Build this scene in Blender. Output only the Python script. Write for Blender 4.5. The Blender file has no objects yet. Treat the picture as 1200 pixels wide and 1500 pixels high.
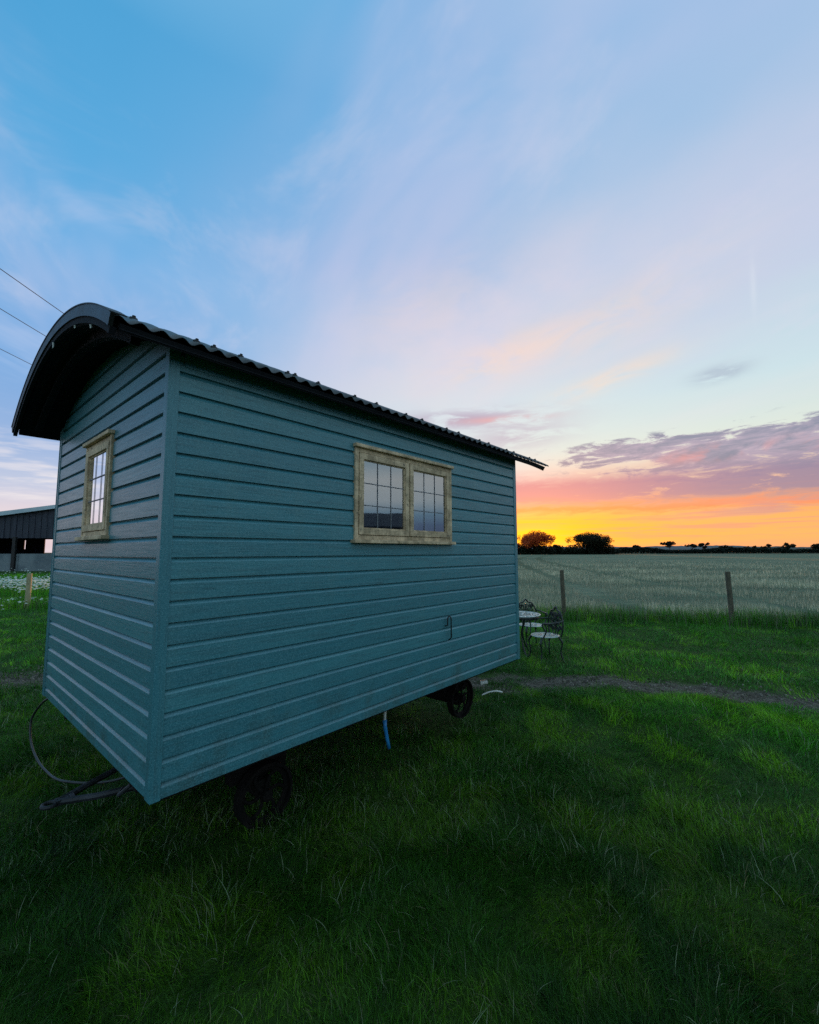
import bpy, math, random
import numpy as np
from mathutils import Vector, Matrix
random.seed(7); rng = np.random.default_rng(11)
SC = bpy.context.scene; COL = SC.collection
PI = math.pi

def lin(r, g, b):
    f = lambda c: c/12.92 if c <= .04045 else ((c+.055)/1.055)**2.4
    return (f(r/255), f(g/255), f(b/255), 1)

# ------------------------------------------------------------------ node helpers
class N:
    """thin wrapper so that node maths reads as arithmetic"""
    def __init__(s, t, sock): s.t = t; s.k = sock
    def _m(s, op, *o, clamp=False):
        n = s.t.nodes.new('ShaderNodeMath'); n.operation = op; n.use_clamp = clamp
        for i, v in enumerate((s,)+o):
            if isinstance(v, N): s.t.links.new(v.k, n.inputs[i])
            else: n.inputs[i].default_value = v
        return N(s.t, n.outputs[0])
    def __add__(s, o): return s._m('ADD', o)
    __radd__ = __add__
    def __sub__(s, o): return s._m('SUBTRACT', o)
    def __rsub__(s, o): return (s*-1)+o
    def __mul__(s, o): return s._m('MULTIPLY', o)
    __rmul__ = __mul__
    def __truediv__(s, o): return s._m('DIVIDE', o)
    def sat(s): return s._m('ADD', 0.0, clamp=True)
    def exp(s): return s._m('EXPONENT')
    def abs(s): return s._m('ABSOLUTE')
    def pow(s, p): return s._m('POWER', p)
    def sm(s, a, b):
        n = s.t.nodes.new('ShaderNodeMapRange'); n.interpolation_type = 'SMOOTHSTEP'
        s.t.links.new(s.k, n.inputs[0]); n.inputs[1].default_value = a; n.inputs[2].default_value = b
        return N(s.t, n.outputs[0])
    def gauss(s, c, w): d = (s-c)*(1/w); return (d*d*-1).exp()
def comb(t, x, y, z=0.0):
    n = t.nodes.new('ShaderNodeCombineXYZ')
    for i, v in enumerate((x, y, z)):
        if isinstance(v, N): t.links.new(v.k, n.inputs[i])
        else: n.inputs[i].default_value = v
    return N(t, n.outputs[0])
def noise(t, vec, scale, detail=4, rough=.55, dist=0, out=0):
    n = t.nodes.new('ShaderNodeTexNoise'); n.inputs['Scale'].default_value = scale
    n.inputs['Detail'].default_value = detail; n.inputs['Roughness'].default_value = rough; n.inputs['Distortion'].default_value = dist
    if vec is not None: t.links.new(vec.k, n.inputs['Vector'])
    return N(t, n.outputs[out])
def ramp(t, fac, stops, interp='LINEAR'):
    n = t.nodes.new('ShaderNodeValToRGB'); n.color_ramp.interpolation = interp
    e = n.color_ramp.elements
    while len(e) < len(stops): e.new(.5)
    for i, (p, c) in enumerate(stops): e[i].position = p; e[i].color = c
    t.links.new(fac.k, n.inputs[0]); return N(t, n.outputs[0])
def mix(t, f, a, b, mode='MIX'):
    n = t.nodes.new('ShaderNodeMix'); n.data_type = 'RGBA'; n.blend_type = mode; n.clamp_factor = True
    for s, v in ((n.inputs[0], f), (n.inputs[6], a), (n.inputs[7], b)):
        if isinstance(v, N): t.links.new(v.k, s)
        else: s.default_value = v
    return N(t, n.outputs[2])
def sep(t, v):
    n = t.nodes.new('ShaderNodeSeparateXYZ'); t.links.new(v.k, n.inputs[0])
    return [N(t, o) for o in n.outputs]

# ------------------------------------------------------------------ sky
SUN_AZ, SUN_EL = 15.3, .8
def build_world():
    w = bpy.data.worlds.new('World'); SC.world = w; w.use_nodes = True
    t = w.node_tree; t.nodes.clear()
    tc = t.nodes.new('ShaderNodeTexCoord'); d = N(t, tc.outputs['Generated'])
    x, y, z = sep(t, d)
    az = x._m('ARCTAN2', y)*57.2958
    el = z._m('ARCSINE')*57.2958
    def er(stops): return ramp(t, (el/90).sat(), [(e/90, lin(*c)) for e, c in stops])
    Lr = er([(0, (226,206,214)), (4, (224,212,224)), (7, (188,198,226)), (11, (146,176,222)), (20, (106,164,222)), (30, (104,174,228)), (38, (84,168,222)), (48, (66,158,212)), (66, (175,214,236)), (90, (190,222,240))])
    Cr = er([(0, (255,190,50)), (8, (215,205,215)), (14, (198,220,228)), (22, (203,213,231)), (34, (172,190,228)), (46, (126,180,228)), (55, (88,170,224)), (68, (175,214,236)), (90, (190,222,240))])
    Rr = er([(0, (240,166,132)), (1.6, (248,182,108)), (4, (246,168,88)), (6.5, (240,164,120)), (9, (236,205,178)), (12.5, (214,228,214)), (18, (194,222,231)), (29, (186,206,228)), (40, (160,194,228)), (51, (132,184,228)), (68, (165,206,232)), (90, (190,222,240))])
    Br = er([(0, (70,106,156)), (3.4, (74,122,174)), (4.8, (112,168,206)), (6.6, (206,224,236)), (9.5, (226,236,240)), (12, (160,204,226)), (16, (140,194,220)), (30, (158,208,230)), (60, (160,208,232)), (90, (190,222,240))])  # unseen sky behind and overhead, brightened to light hut, ground and window panes
    side = (az*-1).sm(-4, 40)
    base = mix(t, az.sm(2, 26), Cr, Rr)
    base = mix(t, side, base, Lr)
    base = mix(t, (az.sm(44, 70)+(az*-1).sm(66, 125)).sat(), base, Br)
    # plane-projected coordinates for high cloud, angular ones for the low bands
    pz = z._m('MAXIMUM', .03)+.12
    px, py = x/pz, y/pz
    pl = comb(t, px*.9+py*.5, py*.32-px*.12, 1.7)
    n1 = noise(t, pl, 1.5, 4, .55, .35)
    n2 = noise(t, comb(t, px*.75+py*.4, py*.5-px*.3, 4.2), 3.4, 5, .62, .5)
    c = base
    c = mix(t, n1.sm(.42, .72)*el.sm(12, 26)*.62, c, lin(190,200,232))
    c = mix(t, n1.sm(.3, .52)._m('SUBTRACT', 1.0).abs()*el.sm(16, 34)*.32, c, lin(96,176,228))
    c = mix(t, n2.sm(.5, .75)*el.sm(10, 24)*.32, c, lin(214,214,234))
    fine = noise(t, comb(t, az*.06+el*.02, el*.17-az*.03, .3), 1.7, 4, .62, .6)
    # peach wisps fanning out of the sunset
    def blob(caz, cel, waz, wel, tilt, k):
        a = az-caz; e = el-cel
        a2 = a+e*tilt; e2 = e-a*tilt
        return (a2.gauss(0, waz)*e2.gauss(0, wel)*k)
    wisp = (blob(13, 24.2, 9, 2.1, .22, 1.15)+blob(25, 20.0, 7, 1.1, .24, 1.0)+blob(2, 30, 9, 4, .25, .25)+blob(28, 27, 9, 3, .3, .35))
    c = mix(t, wisp*fine.sm(.30, .62)*.85, c, lin(252,216,184))
    broad = blob(11, 26, 22, 9, .2, 1)
    c = mix(t, broad*.7*noise(t, comb(t, az*.05, el*.09, 5), 1.3, 5).sm(.3, .7), c, lin(228,212,220))
    c = mix(t, blob(6, 33, 26, 11, .25, 1)*.5*n1.sm(.25, .6), c, lin(204,204,232))
    pale = blob(20, 16, 24, 5, .0, 1)
    c = mix(t, pale*.45, c, lin(206,228,230))
    c = mix(t, el.gauss(24, 15)*(az+8).sm(-10, 20)*(.10+.22*noise(t, comb(t, px*.5+py*.3, py*.22-px*.08, 9.3), 2.1, 5, .6).sm(.4, .7)), c, lin(240,228,228))
    # small grey pink bank above the eave and the dark scrap to its right
    low = noise(t, comb(t, az*.07, el*.30, 8.1), 2.2, 5, .62, .4)
    bank = blob(7, 16.9, 9.5, 1.1, .01, 1.3)+blob(14, 14.4, 6, 1.6, .08, .9)
    c = mix(t, (bank*low.sm(.36, .58)*.8).sat(), c, lin(176,166,190))
    c = mix(t, (blob(12.2, 16.7, 5, .4, 0, 1)*low.sm(.38, .58)*.7).sat(), c, lin(232,168,166))
    c = mix(t, (blob(36.2, 18.6, 2.3, .75, .08, 1.6)*low.sm(.30, .55)).sat()*.5, c, lin(152,166,190))
    # the purple grey mass
    n3 = noise(t, comb(t, az*.075+el*.02, el*.34-az*.012, 3.3), 2.9, 7, .68, .5)
    m = (blob(40, 10.4, 15, 2.6, .05, 1.55)+blob(26, 11.8, 8, 1.3, .02, .9))
    mask = (m*1.1+n3*5.6-3.25).sm(0, .7)*(m*2.5-.25).sat()
    c = mix(t, mask*.92, c, mix(t, n3.sm(.35, .68), lin(176,160,186), lin(104,116,150)))
    c = mix(t, (blob(38.5, 10.6, 6.5, .75, .04, 1.7)*fine.sm(.36, .6)).sat()*.9, c, lin(250,148,134))
    c = mix(t, (blob(27, 9.2, 6, .55, .02, 1.3)*(1-n3.sm(.35, .55))).sat()*.8, c, lin(240,226,196))
    # purple band with a red underside
    e3 = el+(n3-.5)*3.2
    band = e3.gauss(7.3, 1.9)*az.sm(4, 14)*(1-az.sm(56, 75))
    c = mix(t, (band*1.25*n3.sm(.20, .5)).sat()*.93, c, mix(t, az.sm(14, 44), lin(186,112,142), lin(134,116,154)))
    under = e3.gauss(5.0, .6)*az.sm(5, 14)*(1-az.sm(48, 66))
    c = mix(t, under*.8*(1-az.sm(20, 60)*.45), c, lin(255,112,70))
    # burning strip on the horizon with thin streaks
    glow = (el.gauss(2.6, 2.35)*az.gauss(16, 26)*1.25).sat()
    c = mix(t, glow*.95*(1-under*.6), c, mix(t, az.sm(17, 40), lin(252,172,26), lin(244,172,98)))
    st = noise(t, comb(t, az*.05, el*.85, 6.4), 2.4, 4, .6, .3)
    c = mix(t, el.gauss(3.6, 2.2)*az.gauss(22, 30)*st.sm(.48, .66)*.8, c, lin(236,138,88))
    c = mix(t, el.gauss(2.2, 1.2)*az.gauss(38, 16)*st.sm(.44, .62)*.6, c, lin(226,150,140))
    c = mix(t, (blob(44, 4.4, 13, 1.0, .03, 1.3)*st.sm(.38, .6)).sat()*.6, c, lin(186,140,152))
    sun = az.gauss(SUN_AZ, 5)*el.gauss(1.2, 1.9)
    c = mix(t, sun*.6, c, (1.15, .72, .05, 1))
    # thin white cloud low on the left, and two small wisps higher up
    n5 = noise(t, comb(t, az*.05, el*.34, 2.2), 2.2, 4, .6, .3)
    left = (1-az.sm(-32, -18))
    c = mix(t, n5.sm(.46, .68)*el.gauss(6, 5.5)*left*.8, c, lin(240,232,236))
    c = mix(t, (blob(-38, 33, 4, .9, -.25, 1.3)*n2.sm(.3, .6)).sat()*.25, c, lin(176,200,238))
    c = mix(t, (blob(-43, 19, 8, 3, -.2, 1)*n2.sm(.4, .65)).sat()*.5, c, lin(168,196,236))
    c = mix(t, (blob(39.6, 26.0, .25, 2.2, -.03, 1)).sat()*.3, c, lin(226,232,240))
    sk = t.nodes.new('ShaderNodeTexSky'); sk.sky_type = 'NISHITA'; sk.sun_disc = False
    sk.sun_elevation = math.radians(SUN_EL); sk.sun_rotation = math.radians(SUN_AZ)
    bg0 = t.nodes.new('ShaderNodeBackground'); bg0.inputs[1].default_value = .05
    t.links.new(sk.outputs[0], bg0.inputs[0])
    # below the horizon the air is dim
    c = mix(t, (el*-1).sm(.2, 3), c, (.02, .03, .03, 1))
    bg = t.nodes.new('ShaderNodeBackground'); t.links.new(c.k, bg.inputs[0]); bg.inputs[1].default_value = .96
    ad = t.nodes.new('ShaderNodeAddShader'); t.links.new(bg0.outputs[0], ad.inputs[0]); t.links.new(bg.outputs[0], ad.inputs[1])
    o = t.nodes.new('ShaderNodeOutputWorld'); t.links.new(ad.outputs[0], o.inputs[0])
    w.cycles.sampling_method = 'MANUAL'; w.cycles.sample_map_resolution = 1024
    s = bpy.data.lights.new('sun', 'SUN'); s.energy = 4; s.angle = math.radians(.5); s.color = (1, .42, .12)
    so = bpy.data.objects.new('sun', s); COL.objects.link(so)
    a, e = math.radians(SUN_AZ), math.radians(SUN_EL)
    so.rotation_euler = Vector((math.sin(a)*math.cos(e), math.cos(a)*math.cos(e), math.sin(e))).to_track_quat('Z', 'Y').to_euler()
build_world()

# ------------------------------------------------------------------ camera
cam = bpy.data.cameras.new('camera'); co = bpy.data.objects.new('camera', cam); COL.objects.link(co); SC.camera = co
CAMH = 1.8
cam.sensor_fit = 'HORIZONTAL'; cam.sensor_width = 36; cam.lens = 641.9/1200*36; cam.clip_end = 6000; cam.clip_start = .05
co.location = (0, 0, CAMH)
co.rotation_euler = (Matrix.Rotation(PI/2+.0902, 3, 'X') @ Matrix.Rotation(-.0023, 3, 'Z')).to_euler()
SC.view_settings.view_transform = 'Standard'; SC.view_settings.look = 'None'; SC.view_settings.gamma = 1; SC.view_settings.exposure = 0
SC.cycles.use_adaptive_sampling = True; SC.cycles.adaptive_threshold = .012; SC.cycles.adaptive_min_samples = 16; SC.cycles.use_denoising = False; SC.cycles.max_bounces = 4; SC.cycles.diffuse_bounces = 2; SC.cycles.glossy_bounces = 2; SC.cycles.transparent_max_bounces = 16

# ------------------------------------------------------------------ mesh helpers
class MB:
    def __init__(s): s.v = []; s.f = []; s.a = []; s.cur = 0.0
    def face(s, *p):
        i = len(s.v); s.v += [tuple(q) for q in p]; s.f.append(tuple(range(i, i+len(p)))); s.a.append(s.cur)
    def box(s, lo, hi, M=None):
        x0, y0, z0 = lo; x1, y1, z1 = hi
        c = [(x0,y0,z0),(x1,y0,z0),(x1,y1,z0),(x0,y1,z0),(x0,y0,z1),(x1,y0,z1),(x1,y1,z1),(x0,y1,z1)]
        if M is not None: c = [tuple(M @ Vector(p)) for p in c]
        i = len(s.v); s.v += c
        for f in ((0,3,2,1),(4,5,6,7),(0,1,5,4),(1,2,6,5),(2,3,7,6),(3,0,4,7)): s.f.append(tuple(i+k for k in f)); s.a.append(s.cur)
    def tube(s, pts, r, n=8, cap=True):
        pts = [Vector(p) for p in pts]; rs = r if isinstance(r, (list, tuple)) else [r]*len(pts)
        i0 = len(s.v); up = None
        for k, p in enumerate(pts):
            d = (pts[min(k+1, len(pts)-1)]-pts[max(k-1, 0)]).normalized()
            if up is None:
                up = d.orthogonal().normalized()
            up = (up-d*up.dot(d)).normalized(); sd = d.cross(up)
            for j in range(n):
                a = 2*PI*j/n; s.v.append(tuple(p+(up*math.cos(a)+sd*math.sin(a))*rs[k]))
        for k in range(len(pts)-1):
            for j in range(n):
                a = i0+k*n+j; b = i0+k*n+(j+1) % n
                s.f.append((a, b, b+n, a+n)); s.a.append(s.cur)
        if cap:
            s.f.append(tuple(i0+j for j in range(n-1, -1, -1))); s.a.append(s.cur)
            e = i0+(len(pts)-1)*n; s.f.append(tuple(e+j for j in range(n))); s.a.append(s.cur)
    def ring(s, c, axis, R, r, n=32, m=8, flat=1.0):
        """closed torus; flat<1 squashes it along its axis"""
        c = Vector(c); axis = Vector(axis).normalized(); u = axis.orthogonal().normalized(); w = axis.cross(u)
        i0 = len(s.v)
        for k in range(n):
            a = 2*PI*k/n; d = u*math.cos(a)+w*math.sin(a)
            for j in range(m):
                b = 2*PI*j/m; s.v.append(tuple(c+d*(R+r*math.cos(b))+axis*(r*flat*math.sin(b))))
        for k in range(n):
            for j in range(m):
                s.f.append((i0+k*m+j, i0+k*m+(j+1) % m, i0+((k+1) % n)*m+(j+1) % m, i0+((k+1) % n)*m+j)); s.a.append(s.cur)
    def lathe(s, prof, c=(0,0,0), n=24):
        i0 = len(s.v)
        for (r, z) in prof:
            for j in range(n):
                a = 2*PI*j/n; s.v.append((c[0]+r*math.cos(a), c[1]+r*math.sin(a), c[2]+z))
        for k in range(len(prof)-1):
            for j in range(n):
                s.f.append((i0+k*n+j, i0+k*n+(j+1) % n, i0+(k+1)*n+(j+1) % n, i0+(k+1)*n+j)); s.a.append(s.cur)
    def build(s, name, m, parent=None, off=(0,0,0), smooth=False, bevel=0, solid=0, attr=False):
        me = bpy.data.meshes.new(name)
        ox, oy, oz = off
        me.from_pydata([(a-ox, b-oy, c-oz) for a, b, c in s.v], [], s.f); me.update()
        if attr:
            at = me.attributes.new('tone', 'FLOAT', 'FACE'); at.data.foreach_set('value', s.a)
        me.materials.append(m)
        if smooth: me.polygons.foreach_set('use_smooth', [True]*len(me.polygons))
        o = bpy.data.objects.new(name, me); COL.objects.link(o)
        if parent: o.parent = parent
        if bevel:
            b = o.modifiers.new('bevel', 'BEVEL'); b.width = bevel; b.segments = 2; b.limit_method = 'ANGLE'
        if solid:
            b = o.modifiers.new('solid', 'SOLIDIFY'); b.thickness = solid; b.offset = 0
        return o
def empty(name, loc=(0,0,0), rz=0):
    o = bpy.data.objects.new(name, None); COL.objects.link(o); o.location = loc; o.rotation_euler = (0, 0, rz); o.empty_display_size = .2
    return o
def tag(o, label=None, cat=None, group=None, kind=None):
    if label: o['label'] = label
    if cat: o['category'] = cat
    if group: o['group'] = group
    if kind: o['kind'] = kind
    return o
def copy_tree(o, parent=None):
    c = o.copy(); COL.objects.link(c); c.parent = parent
    for ch in list(o.children): copy_tree(ch, c)
    return c

# ------------------------------------------------------------------ materials
def newmat(name):
    m = bpy.data.materials.new(name); m.use_nodes = True; t = m.node_tree; b = t.nodes['Principled BSDF']
    return m, t, b
def setin(t, b, name, v):
    if isinstance(v, N): t.links.new(v.k, b.inputs[name])
    else: b.inputs[name].default_value = v
def bump(t, b, h, strength, dist=.01):
    n = t.nodes.new('ShaderNodeBump'); n.inputs['Strength'].default_value = strength; n.inputs['Distance'].default_value = dist
    t.links.new(h.k, n.inputs['Height']); t.links.new(n.outputs[0], b.inputs['Normal'])
def objco(t): return N(t, t.nodes.new('ShaderNodeTexCoord').outputs['Object'])
def worldpos(t): return N(t, t.nodes.new('ShaderNodeNewGeometry').outputs['Position'])
def attr(t, name, out='Fac'):
    n = t.nodes.new('ShaderNodeAttribute'); n.attribute_name = name; return N(t, n.outputs[out])
def mapv(t, v, sc):
    n = t.nodes.new('ShaderNodeMapping'); n.inputs['Scale'].default_value = sc; t.links.new(v.k, n.inputs[0]); return N(t, n.outputs[0])
def simple(name, c1, c2, scale=8, rough=.6, metal=0, bmp=.3, stretch=(1,1,1), spec=.5):
    m, t, b = newmat(name); v = mapv(t, objco(t), stretch); n = noise(t, v, scale, 6, .6)
    setin(t, b, 'Base Color', mix(t, n.sm(.3, .7), c1+(1,), c2+(1,)))
    setin(t, b, 'Roughness', n*.3+(rough-.15)); b.inputs['Metallic'].default_value = metal
    b.inputs['Specular IOR Level'].default_value = spec
    if bmp: bump(t, b, noise(t, v, scale*5, 4), bmp, .004)
    return m
def mat_paint(along):
    """satin teal paint over sawn boards; `along` is the axis of the grain"""
    m, t, b = newmat('teal_paint_'+along)
    v = objco(t)
    st = {'x': (1.2, 14, 26), 'y': (14, 1.2, 26), 'z': (26, 26, 1.2)}[along]
    g = noise(t, mapv(t, v, st), 3.5, 6, .6, .4)
    n = noise(t, v, 1.7, 5, .6); sp = noise(t, v, 150, 2, .7)
    tone = attr(t, 'tone')
    c = mix(t, tone, (.036, .165, .205, 1), (.058, .225, .262, 1))
    c = mix(t, n.sm(.3, .7)*.35, c, (.034, .200, .250, 1))
    c = mix(t, g.sm(.42, .68)*.6, c, (.030, .115, .140, 1)); c = mix(t, noise(t, mapv(t, v, (3, 3, .35)), 2.2, 5, .6).sm(.5, .72)*.4, c, (.075, .20, .215, 1))
    vz = sep(t, v)[2]; c = mix(t, (1-vz.sm(.68, 1.05))*noise(t, v, 5, 6, .65).sm(.44, .66)*.55, c, (.045, .060, .045, 1))
    vo = t.nodes.new('ShaderNodeTexVoronoi'); vo.inputs['Scale'].default_value = 1
    vs = {'x': (1.6, 1, 9), 'y': (1, 1.9, 9), 'z': (9, 9, 1)}[along]
    t.links.new(mapv(t, v, vs).k, vo.inputs['Vector'])
    kn = N(t, vo.outputs['Distance'])
    c = mix(t, (1-kn.sm(.03, .09))*.6, c, (.03, .10, .12, 1))
    c = mix(t, (sp-.46).sat()*1.5, c, (.20, .46, .52, 1))
    setin(t, b, 'Base Color', c); setin(t, b, 'Roughness', g*.2+.27)
    b.inputs['Specular IOR Level'].default_value = .55
    bump(t, b, g*.7+sp*.35+n*.4, .5, .0028)
    return m
M_sx, M_sy = mat_paint('x'), mat_paint('y')
M_sz = mat_paint('z')
def mat_oak():
    m, t, b = newmat('weathered_timber'); v = objco(t)
    g = noise(t, mapv(t, v, (22, 22, 5)), 3.5, 7, .65, .6); g2 = noise(t, mapv(t, v, (5, 22, 22)), 3.5, 7, .65, .6)
    q = noise(t, v, 9, 5, .6)
    c = mix(t, q.sm(.35, .65), (.82, .60, .38, 1), (.46, .33, .20, 1))
    c = mix(t, (g+g2-.9).sat()*1.6, c, (.13, .11, .06, 1))
    mo = noise(t, v, 22, 5, .7)
    c = mix(t, mo.sm(.56, .68)*.65, c, (.05, .055, .045, 1))
    c = mix(t, noise(t, v, 13, 4).sm(.6, .75)*.5, c, (.34, .25, .11, 1))
    setin(t, b, 'Base Color', c); b.inputs['Roughness'].default_value = .75
    bump(t, b, g+g2, .5, .002); return m
M_oak = mat_oak()
M_roofmetal = simple('galvanised_sheet', (.035,.045,.05), (.10,.11,.12), 5, .5, .4, .1)
M_trim = simple('dull_barge_metal', (.004,.005,.006), (.012,.013,.015), 7, .5, .2, .1)
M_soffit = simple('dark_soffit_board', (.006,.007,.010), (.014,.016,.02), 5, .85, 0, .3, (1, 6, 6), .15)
M_black = simple('black_iron', (.012,.013,.015), (.035,.034,.034), 12, .5, .4, .3)
M_shaded_rust = simple('shaded_rusty_iron', (.006,.006,.006), (.016,.013,.012), 14, .85, 0, .5, (1,1,1), .08)  # the shade under the hut is put into this near black iron colour
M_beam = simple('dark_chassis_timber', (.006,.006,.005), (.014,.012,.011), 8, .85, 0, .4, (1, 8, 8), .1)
M_inner = simple('inner_boarding', (.03,.026,.022), (.05,.044,.036), 3, .7, 0, .1, (1,1,8))
M_lead = simple('lead_came', (.12,.13,.15), (.24,.26,.28), 30, .5, .6, 0)
M_blind = simple('pale_blind', (.66,.80,.88), (.76,.88,.94), 4, .7, 0, .1, (1,1,.3))
M_white = simple('white_plastic', (.62,.64,.60), (.74,.76,.72), 10, .4, 0, .05)
M_blue = simple('blue_hose_plastic', (.012,.16,.42), (.02,.24,.55), 10, .4, 0, .05)
M_rubber = simple('black_rubber', (.012,.014,.016), (.03,.033,.035), 15, .4, 0, .1)
M_galv = simple('worn_drawbar_steel', (.010,.011,.013), (.045,.05,.06), 6, .6, .3, .3)
M_cast = simple('painted_cast_metal', (.012,.018,.017), (.03,.042,.038), 14, .4, .2, .3)
M_castw = simple('pale_skylit_cast_metal', (.36,.43,.40), (.58,.64,.60), 18, .35, .1, .3)  # real pale tabletop; on chair seats, sky sheen painted as pale metal
M_post = simple('fence_timber', (.06,.052,.034), (.13,.11,.07), 6, .85, 0, .6, (6,6,1))
M_bark = simple('tree_bark', (.025,.02,.016), (.05,.04,.03), 2, .9, 0, .5)
M_clad = simple('dark_barn_cladding', (.018,.020,.034), (.04,.045,.065), 1.5, .7, 0, .2, (4,4,.3))
M_conc = simple('concrete_panel', (.12,.15,.17), (.20,.235,.25), 1.2, .9, 0, .3)
M_barge = simple('pale_roof_edge', (.40,.50,.56), (.52,.62,.68), 1, .5, 0, .1)
M_stone = simple('track_stone', (.10,.085,.07), (.26,.23,.19), 30, .8, 0, .3)
def mat_glass():
    m, t, b = newmat('window_glass')
    fr = t.nodes.new('ShaderNodeFresnel'); fr.inputs[0].default_value = 3.4
    tr = t.nodes.new('ShaderNodeBsdfTransparent'); tr.inputs[0].default_value = (.86, .92, .92, 1)
    gl = t.nodes.new('ShaderNodeBsdfGlossy'); gl.inputs['Roughness'].default_value = .02; gl.inputs[0].default_value = (.95, .97, 1, 1)
    bn = t.nodes.new('ShaderNodeBump'); bn.inputs['Strength'].default_value = .12; bn.inputs['Distance'].default_value = .004
    t.links.new(noise(t, objco(t), 3, 2).k, bn.inputs['Height']); t.links.new(bn.outputs[0], gl.inputs['Normal'])
    mx = t.nodes.new('ShaderNodeMixShader'); t.links.new(fr.outputs[0], mx.inputs[0]); t.links.new(tr.outputs[0], mx.inputs[1]); t.links.new(gl.outputs[0], mx.inputs[2])
    t.links.new(mx.outputs[0], t.nodes['Material Output'].inputs[0]); t.nodes.remove(b); return m
M_glass = mat_glass()
def mat_leafy(name, colname='tint', trans=.35, rough=.45, spec=.5):
    m, t, b = newmat(name); c = attr(t, colname, 'Color')
    setin(t, b, 'Base Color', c); b.inputs['Roughness'].default_value = rough; b.inputs['Specular IOR Level'].default_value = spec
    tl = t.nodes.new('ShaderNodeBsdfTranslucent'); t.links.new(c.k, tl.inputs[0])
    mx = t.nodes.new('ShaderNodeMixShader'); mx.inputs[0].default_value = trans
    t.links.new(b.outputs[0], mx.inputs[1]); t.links.new(tl.outputs[0], mx.inputs[2]); t.links.new(mx.outputs[0], t.nodes['Material Output'].inputs[0])
    return m
M_grass = mat_leafy('grass_blade', trans=.38, rough=.42, spec=.28)
M_leaf = mat_leafy('tree_leaf', trans=.45, rough=.6, spec=.2)
M_straw = mat_leafy('field_stem', trans=.25, rough=.6)
M_petal = mat_leafy('flower', trans=.4, rough=.7, spec=.1)

# ------------------------------------------------------------------ hut dimensions
W_, L_ = 2.3045, 3.547
ZB, ZT = .666, 2.86
OV, ZE, OE, OE2, RISE = .149, 2.798, .304, .52, .355
c_ = (W_+2*OV)/2; RR = (c_*c_+RISE*RISE)/(2*RISE); ZC = ZE+RISE-RR
TH = math.radians(90-41.072)
DX, DY = math.cos(TH), math.sin(TH)
AX, AY = -1.1815, 2.1197
def hw(x, y, z=0): return (AX+DX*x-DY*y, AY+DY*x+DX*y, z)

# ------------------------------------------------------------------ ground
def hash2(ix, iy, s): 
    h = (ix*374761393 + iy*668265263 + s*2246822519) & 0xffffffff
    h = ((h ^ (h >> 13))*1274126177) & 0xffffffff
    return ((h ^ (h >> 16)) & 0xffff)/65535.0
def vn(x, y, s=0):
    x = np.asarray(x, float); y = np.asarray(y, float)
    ix = np.floor(x).astype(np.int64); iy = np.floor(y).astype(np.int64); fx = x-ix; fy = y-iy
    fx = fx*fx*(3-2*fx); fy = fy*fy*(3-2*fy)
    a = hash2(ix, iy, s); b = hash2(ix+1, iy, s); c = hash2(ix, iy+1, s); d = hash2(ix+1, iy+1, s)
    return (a*(1-fx)+b*fx)*(1-fy)+(c*(1-fx)+d*fx)*fy
def fbm(x, y, s=0, o=4):
    t = 0; a = .5; n = 0
    for k in range(o): t = t+a*vn(x*2**k, y*2**k, s+k*17); n += a; a *= .5
    return t/n
def fence_y(x): return 12.5-.165*x
def track_d(x, y):
    """distance from the centre of the stony track, metres"""
    cy = 6.15-.05*x-.018*np.maximum(x, 0)**2*.6+.15*np.sin(x*.9)
    return np.abs(y-cy)
def gz(x, y):
    r = np.sqrt(x*x+y*y); f = np.clip((17-r)/6, 0, 1)
    b = (fbm(x*1.1, y*1.1, 3, 3)-.5)*.11+(fbm(x*.35, y*.35, 9, 2)-.5)*.16
    t = np.clip(1-track_d(x, y)/.55, 0, 1)
    return b*f-.035*t
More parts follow.
